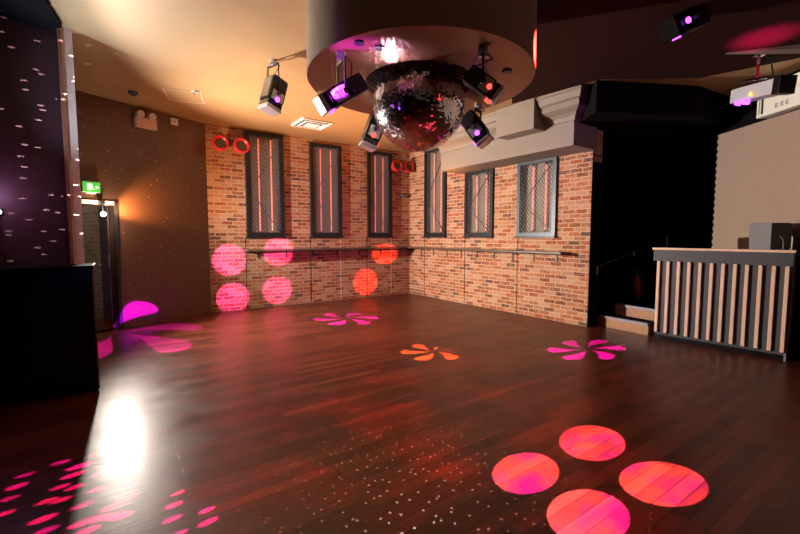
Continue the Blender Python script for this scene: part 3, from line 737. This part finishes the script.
def circles(lst, soft=.03):
    def fn(nt, u, v):
        acc = None
        for cx, cy, rx, ry in lst:
            du = M_(nt, 'DIVIDE', M_(nt, 'SUBTRACT', u, cx), rx); dv = M_(nt, 'DIVIDE', M_(nt, 'SUBTRACT', v, cy), ry)
            r = M_(nt, 'SQRT', M_(nt, 'ADD', M_(nt, 'MULTIPLY', du, du), M_(nt, 'MULTIPLY', dv, dv)))
            k = M_(nt, 'MULTIPLY', M_(nt, 'SUBTRACT', 1.0, r), 1 / soft); k.node.use_clamp = True
            acc = k if acc is None else M_(nt, 'MAXIMUM', acc, k)
        return acc
    return fn
def flower(R, rot, n=6, r0=.10, width=.38, twist=.35, wob=1.0):
    def fn(nt, u, v):
        r = M_(nt, 'DIVIDE', M_(nt, 'SQRT', M_(nt, 'ADD', M_(nt, 'MULTIPLY', u, u), M_(nt, 'MULTIPLY', v, v))), R)
        a = M_(nt, 'ADD', M_(nt, 'ARCTAN2', v, u), M_(nt, 'ADD', M_(nt, 'MULTIPLY', r, twist), rot + 8 * PI))
        ph = M_(nt, 'SUBTRACT', M_(nt, 'FRACT', M_(nt, 'MULTIPLY', a, n / (2 * PI))), .5)
        ang = M_(nt, 'ABSOLUTE', ph)
        t = M_(nt, 'DIVIDE', M_(nt, 'SUBTRACT', r, r0), 1 - r0); t.node.use_clamp = True
        w = M_(nt, 'MULTIPLY', M_(nt, 'SQRT', M_(nt, 'SUBTRACT', 1.0, M_(nt, 'POWER', t, 6.0))), M_(nt, 'POWER', t, .7))
        w = M_(nt, 'MULTIPLY', w, width)
        k = M_(nt, 'MULTIPLY', M_(nt, 'SUBTRACT', w, ang), 25.0); k.node.use_clamp = True
        return k
    return fn
X, Y, Z = Vector((1, 0, 0)), Vector((0, 1, 0)), Vector((0, 0, 1))
PINK = (1, .03, .42); MAG = (.42, .0, 1); ORG = (1, .30, .10)

sx0 = FL.hit(1, 212, -.05)[0]; lfx, lfz = LFR.hit(74, 277); lf_target = LFR.pt(lfx, 0, lfz)
# key light: emergency lamp in the head of the doorway
lx, lz = FD.hit(105, 214, -.14)
lampP = FD.pt(lx, -.14, lz); print('LAMP', lampP)
r = tag(empty('spot_lamp', FD.at(lx, -.10, DH + .02)), 'dazzling white lamp hanging at the head of the doorway', 'lamp')
MB().box((-.03, 0, -.02), (.03, .074, .03)).bar((0, .03, 0), (0, .03, lz - DH - .02), .018).build('bracket', blackmetal, r)
MB().cyl((0, .07, lz - DH - .02), (0, .0, lz - DH - .02), .03, .045, n=20).build('lamp_head', blackmetal, r, smooth=True)
MB().cyl((0, .0, lz - DH - .02), (0, -.006, lz - DH - .02), .030, n=20).build('lens', lens_w, r, smooth=True)
lamp('doorway_lamp_beam', 'SPOT', FD.pt(lx, -.17, lz), (1, .87, .76), 2900, .04, tgt=(2.8, 6.6, 1.5), size=134, blend=1)
lamp('doorway_lamp_wall_glow', 'SPOT', FD.pt(lx + .05, -.18, lz), (1, .46, .16), 230, .04, tgt=FD.pt(FD.L - .9, .1, 2.15), size=72, blend=1)
lamp('doorway_lamp_spill', 'POINT', FD.pt(lx, -.18, lz), (1, .80, .60), 24, .04)
lamp('partition_purple_fill', 'POINT', FL.pt(sx0 - .02, -.30, 1.9), (.9, .45, .9), 4, .03)  # added purple fill for the post and partition
lamp('blue_beam', 'SPOT', L1p, (.03, .06, 1), 130, .03, tgt=lf_target, size=7, blend=1)
lamp('corridor_fill', 'POINT', FD.pt(dl + .2, 1.6, 2.3), (1, .85, .7), 12, .06)  # unseen fill added to brighten the corridor brick
# lamp at the left edge
p2 = at_y(-1, 212, 3.2); fl = FL
sx, sz = FL.hit(2, 212, -.30)
r = tag(empty('wall_lamp', FL.at(sx - .02, 0, sz)), 'small bright white lamp on the aubergine wall at left edge', 'lamp')
MB().box((-.035, -.30, -.035), (.035, -.24, .035), bev=.006).build('housing', blackmetal, r)
MB().bar((0, -.24, 0), (0, -.01, 0), .018).box((-.03, -.012, -.05), (.03, -.001, .05)).build('arm', blackmetal, r)
MB().cyl((0, -.30, 0), (0, -.306, 0), .018, n=20).build('lens', lens_w, r, smooth=True)
lamp('wall_lamp_beam', 'SPOT', FL.pt(sx - .02, -.33, sz), (.50, .72, 1), 400, .03, tgt=at_z(150, 20, CEIL), size=74, blend=1)

# added fill spots, no fixtures: orange wash of the ceiling next to the brick
for ux, uy, pw in ((.6, -1.3, 55), (2.6, -1.4, 65), (4.0, -2.2, 40), (1.6, -3.0, 55)): lamp('orange_ceiling_fill', 'SPOT', FA.pt(ux, uy, 2.35), (1, .36, .06), pw, .1, tgt=FA.pt(ux, uy, CEIL), size=146, blend=.8)
# coloured washes
lamp('red_wash', 'SPOT', L2p, (1, .03, .10), 130, .08, tgt=FA.pt(3.4, 0, 1.6), size=60, blend=.9)
lamp('purple_wash', 'SPOT', L1p, (.6, .02, 1), 150, .08, tgt=FA.pt(2.7, 0, 1.05), size=38, blend=.9)
lamp('violet_alcove_wash', 'SPOT', L4p, (.45, .03, 1), 70, .05, tgt=FB.pt(FB.L + .3, 0, 2.7), size=40, blend=.9)

# four discs, near right of the floor
def fl(px, py): p = at_z(px, py); return (p.x, p.y)
KS = .36
def fl(px, py): p = at_z(px, py); return (p.x - KS * p.y, p.y)
cs = [(*fl(592, 441.5), .243, .265), (*fl(526, 471.5), .215, .235), (*fl(663, 482), .268, .235), (*fl(588, 514.5), .225, .225)]
def duo(c1, c2, sc=2.2, thr=.5):
    def fn(nt, u, v):
        cx = N(nt, 'ShaderNodeCombineXYZ'); nt.links.new(u, cx.inputs[0]); nt.links.new(v, cx.inputs[1])
        nz = N(nt, 'ShaderNodeTexNoise'); nz.inputs['Scale'].default_value = sc; nz.inputs['Detail'].default_value = 4; nt.links.new(cx.outputs[0], nz.inputs['Vector'])
        k = M_(nt, 'MULTIPLY', M_(nt, 'SUBTRACT', nz.outputs['Fac'], thr - .1), 5.0); k.node.use_clamp = True
        mx = N(nt, 'ShaderNodeMix', data_type='RGBA'); nt.links.new(k, mx.inputs['Factor']); mx.inputs['A'].default_value = (*c1, 1); mx.inputs['B'].default_value = (*c2, 1)
        return mx.outputs['Result']
    return fn
gobo('disc_projector', L3p, [((0, 0, 0), Vector((1, -KS, 0)), Y, duo((.80, .02, .9), (1, .22, .30), 3.6, .44), 5600, circles(cs, .025))], (1.2, 2.6, 0), 55)
# four discs on the left brick wall
def wa_(px, py): x, z = FA.hit(px, py); return (x, z)
cs = [(*wa_(229.5, 260), .33, .33), (*wa_(278.5, 252), .33, .32), (*wa_(233, 298), .33, .32), (*wa_(277.5, 290), .33, .31)]
S1 = [(FA.pt(0, 0, 0), FA.x, Z, (1, .09, .50), 6000, circles(cs, .06))]
cs = [(*wa_(365.5, 282), .36, .34), (*wa_(385, 254), .4, .27)]
S4 = [(FA.pt(0, 0, 0), FA.x, Z, (1, .06, .03), 5000, circles(cs, .06))]
# pinwheel flowers on the floor
def fflower(px, py, R, rot, col, power, **kw):
    p = at_z(px, py); return (p, Vector((1, -p.x / p.y, 0)), Y, col, power, flower(R, rot, **kw))
gobo('flower_projector', L5p, [fflower(346, 318.5, .60, .05, MAG, 30000)], at_z(346, 318.5), 30)
S4.append(fflower(587, 349, .53, .12, MAG, 18000))
S1.append((at_z(112, 333), Vector((.8, -.6, 0)) / 1.65, Vector((.6, .8, 0)), MAG, 26000, flower(1.15, .0)))
gobo('disc_projector', L1p, S1, (FA.pt(.8, 0, .7) + at_z(128, 328)) / 2, 70)
gobo('disc_projector', L4p, S4, (1.6, 7.0, .5), 100)
# shoal of pink ovals at the lower left
ov = []
for (px, py, w) in ((38, 462, 10), (17, 486, 1), (60, 463, 1), (25, 475, 1), (17, 487, 1), (8, 499, 1), (3, 514, 1), (80, 466, 1.4), (73, 475, 1.2), (60, 487, 1), (75, 487, 1), (47, 501, 1), (61, 500, 1), (43, 519, 1.2), (45, 531, 1.1), (95, 455, .8), (103, 466, .8), (98, 475, .9), (96, 490, 1), (83, 505, 1.1), (84, 522, 1.3), (86, 531, 1.2), (134, 469, .8), (128, 484, .9), (127, 498, 1.1), (113, 507, 1.2), (100, 518, 1.1), (115, 516, 1), (123, 516, 1), (178, 493, .7), (174, 505, .9), (172, 519, 1), (178, 534, .9), (207, 510, .8), (208, 522, 1)):
    if w > 2: continue
    p = at_z(px, py); ov.append((p.x, p.y, w))
e1 = Vector((.72, .69, 0)); e2 = Vector((-.69, .72, 0))
cs = [(x * e1.x + y * e1.y, x * e2.x + y * e2.y, .060 * w, .028 * w) for x, y, w in ov]
gobo('oval_projector', L2p, [((0, 0, 0), e1, e2, duo((.6, .0, 1), (1, .03, .5), 1.6), 12000, circles(cs, .35)), fflower(434, 351, .44, .09, ORG, 9000)], (-1.0, 3.6, 0), 110)
# disco ball reflections: sparks thrown on floor, partition and drum
def sparks(scale, thr, ux=1.0, vx=1.0, lim=None):
    def fn(nt, u, v):
        cx = N(nt, 'ShaderNodeCombineXYZ'); nt.links.new(M_(nt, 'MULTIPLY', u, ux), cx.inputs[0]); nt.links.new(M_(nt, 'MULTIPLY', v, vx), cx.inputs[1])
        vo = N(nt, 'ShaderNodeTexVoronoi', voronoi_dimensions='2D'); vo.inputs['Scale'].default_value = scale; nt.links.new(cx.outputs[0], vo.inputs['Vector'])
        k = M_(nt, 'MULTIPLY', M_(nt, 'SUBTRACT', thr, vo.outputs['Distance']), 4 / thr); k.node.use_clamp = True
        if lim:
            a, b_, c_, d_ = lim
            r = M_(nt, 'SQRT', M_(nt, 'ADD', M_(nt, 'POWER', M_(nt, 'DIVIDE', M_(nt, 'SUBTRACT', u, a), c_), 2.0), M_(nt, 'POWER', M_(nt, 'DIVIDE', M_(nt, 'SUBTRACT', v, b_), d_), 2.0)))
            g = M_(nt, 'SUBTRACT', 1.0, r); g.node.use_clamp = True; k = M_(nt, 'MULTIPLY', k, g)
        return k
    return fn
gobo('ball_reflection', bc + Vector((0, 0, -bR - .02)), [((0, 0, 0), X, Y, (1, .80, .70), 1300, sparks(11, .09, lim=(.1, 2.4, 2.6, 2.4)))], (.1, 2.4, 0), 130)
q = FL.hit(40, 140)
dirp = (FL.pt(q[0], 0, q[1]) - bc).normalized()
gobo('ball_reflection', bc + dirp * (bR + .03), [(FL.pt(0, 0, 0), FL.x, Z, (1, .85, .85), 4000, sparks(3.6, .085, ux=.8, vx=2.9, lim=(q[0] - .1, 2.7, 1.5, 2.2)))], FL.pt(q[0] - .1, 0, 2.6), 50)
gobo('ball_reflection', bc + Vector((-.55, -.80, .10)).normalized() * (bR + .03), [((0, 0, DZ), X, Y, (.95, .7, 1), 420, sparks(34, .19, lim=(at_z(385, 52, DZ).x, at_z(385, 52, DZ).y, .42, .22)))], at_z(385, 52, DZ), 130)
# violet glow on the drum underside, red spots at its right
p = at_z(352, 52, DZ); lamp('violet_glow', 'SPOT', p + Vector((-.12, -.10, -.35)), (.6, .03, 1), 220, .04, tgt=p + Vector((.05, .02, 0)), size=75, blend=.9)
p = at_y(528, 62, dc.y); gobo('red_spot_projector', L6p, [(dc + Vector((dR * .93, 0, 0)), Vector((0, 1, 0)), Z, (1, .03, .02), 3500, circles([(-.33, .14, .11, .15)], .2))], dc + Vector((dR, -.3, .15)), 40)
p = at_z(765, 35, CEIL); lamp('magenta_ceiling_glow', 'SPOT', Vector((p.x, p.y, 3.0)), (1, .02, .28), 130, .04, tgt=p, size=64, blend=1)  # added spot for the magenta patch, no fixture holds it
# patchy red reflections on the boards, thrown by an added unseen light
def red_patches(nt, u, v):
    cx = N(nt, 'ShaderNodeCombineXYZ'); nt.links.new(u, cx.inputs[0]); nt.links.new(v, cx.inputs[1])
    nz = N(nt, 'ShaderNodeTexNoise'); nz.inputs['Scale'].default_value = 1.1; nz.inputs['Detail'].default_value = 6; nt.links.new(cx.outputs[0], nz.inputs['Vector'])
    k = M_(nt, 'MULTIPLY', M_(nt, 'SUBTRACT', nz.outputs['Fac'], .46), 2.6); k.node.use_clamp = True
    r = M_(nt, 'SQRT', M_(nt, 'ADD', M_(nt, 'MULTIPLY', M_(nt, 'SUBTRACT', u, .3), M_(nt, 'SUBTRACT', u, .3)), M_(nt, 'MULTIPLY', M_(nt, 'SUBTRACT', v, 3.4), M_(nt, 'SUBTRACT', v, 3.4))))
    g = M_(nt, 'SUBTRACT', 1.0, M_(nt, 'MULTIPLY', r, .36)); g.node.use_clamp = True
    return M_(nt, 'MULTIPLY', k, g)
gobo('red_floor_fill', (-.3, 2.9, 2.5), [((0, 0, 0), X, Y, (1, .03, .02), 1500, red_patches)], (.3, 3.4, 0), 140, .02)

w = bpy.data.worlds.new('world'); S.world = w; w.use_nodes = True
w.node_tree.nodes['Background'].inputs[0].default_value = (.6, .35, .3, 1); w.node_tree.nodes['Background'].inputs[1].default_value = .004
lamp('room_fill', 'AREA', (0, -1.5, 3.3), (1, .6, .5), .8, tgt=(0, 5, 1), size=2.5)

S.view_settings.view_transform = 'Standard'; S.view_settings.look = 'None'; S.view_settings.gamma = 1; S.view_settings.use_curve_mapping = False
S.view_settings.exposure = 0
S.cycles.max_bounces = 6; S.cycles.diffuse_bounces = 2; S.cycles.use_denoising = True
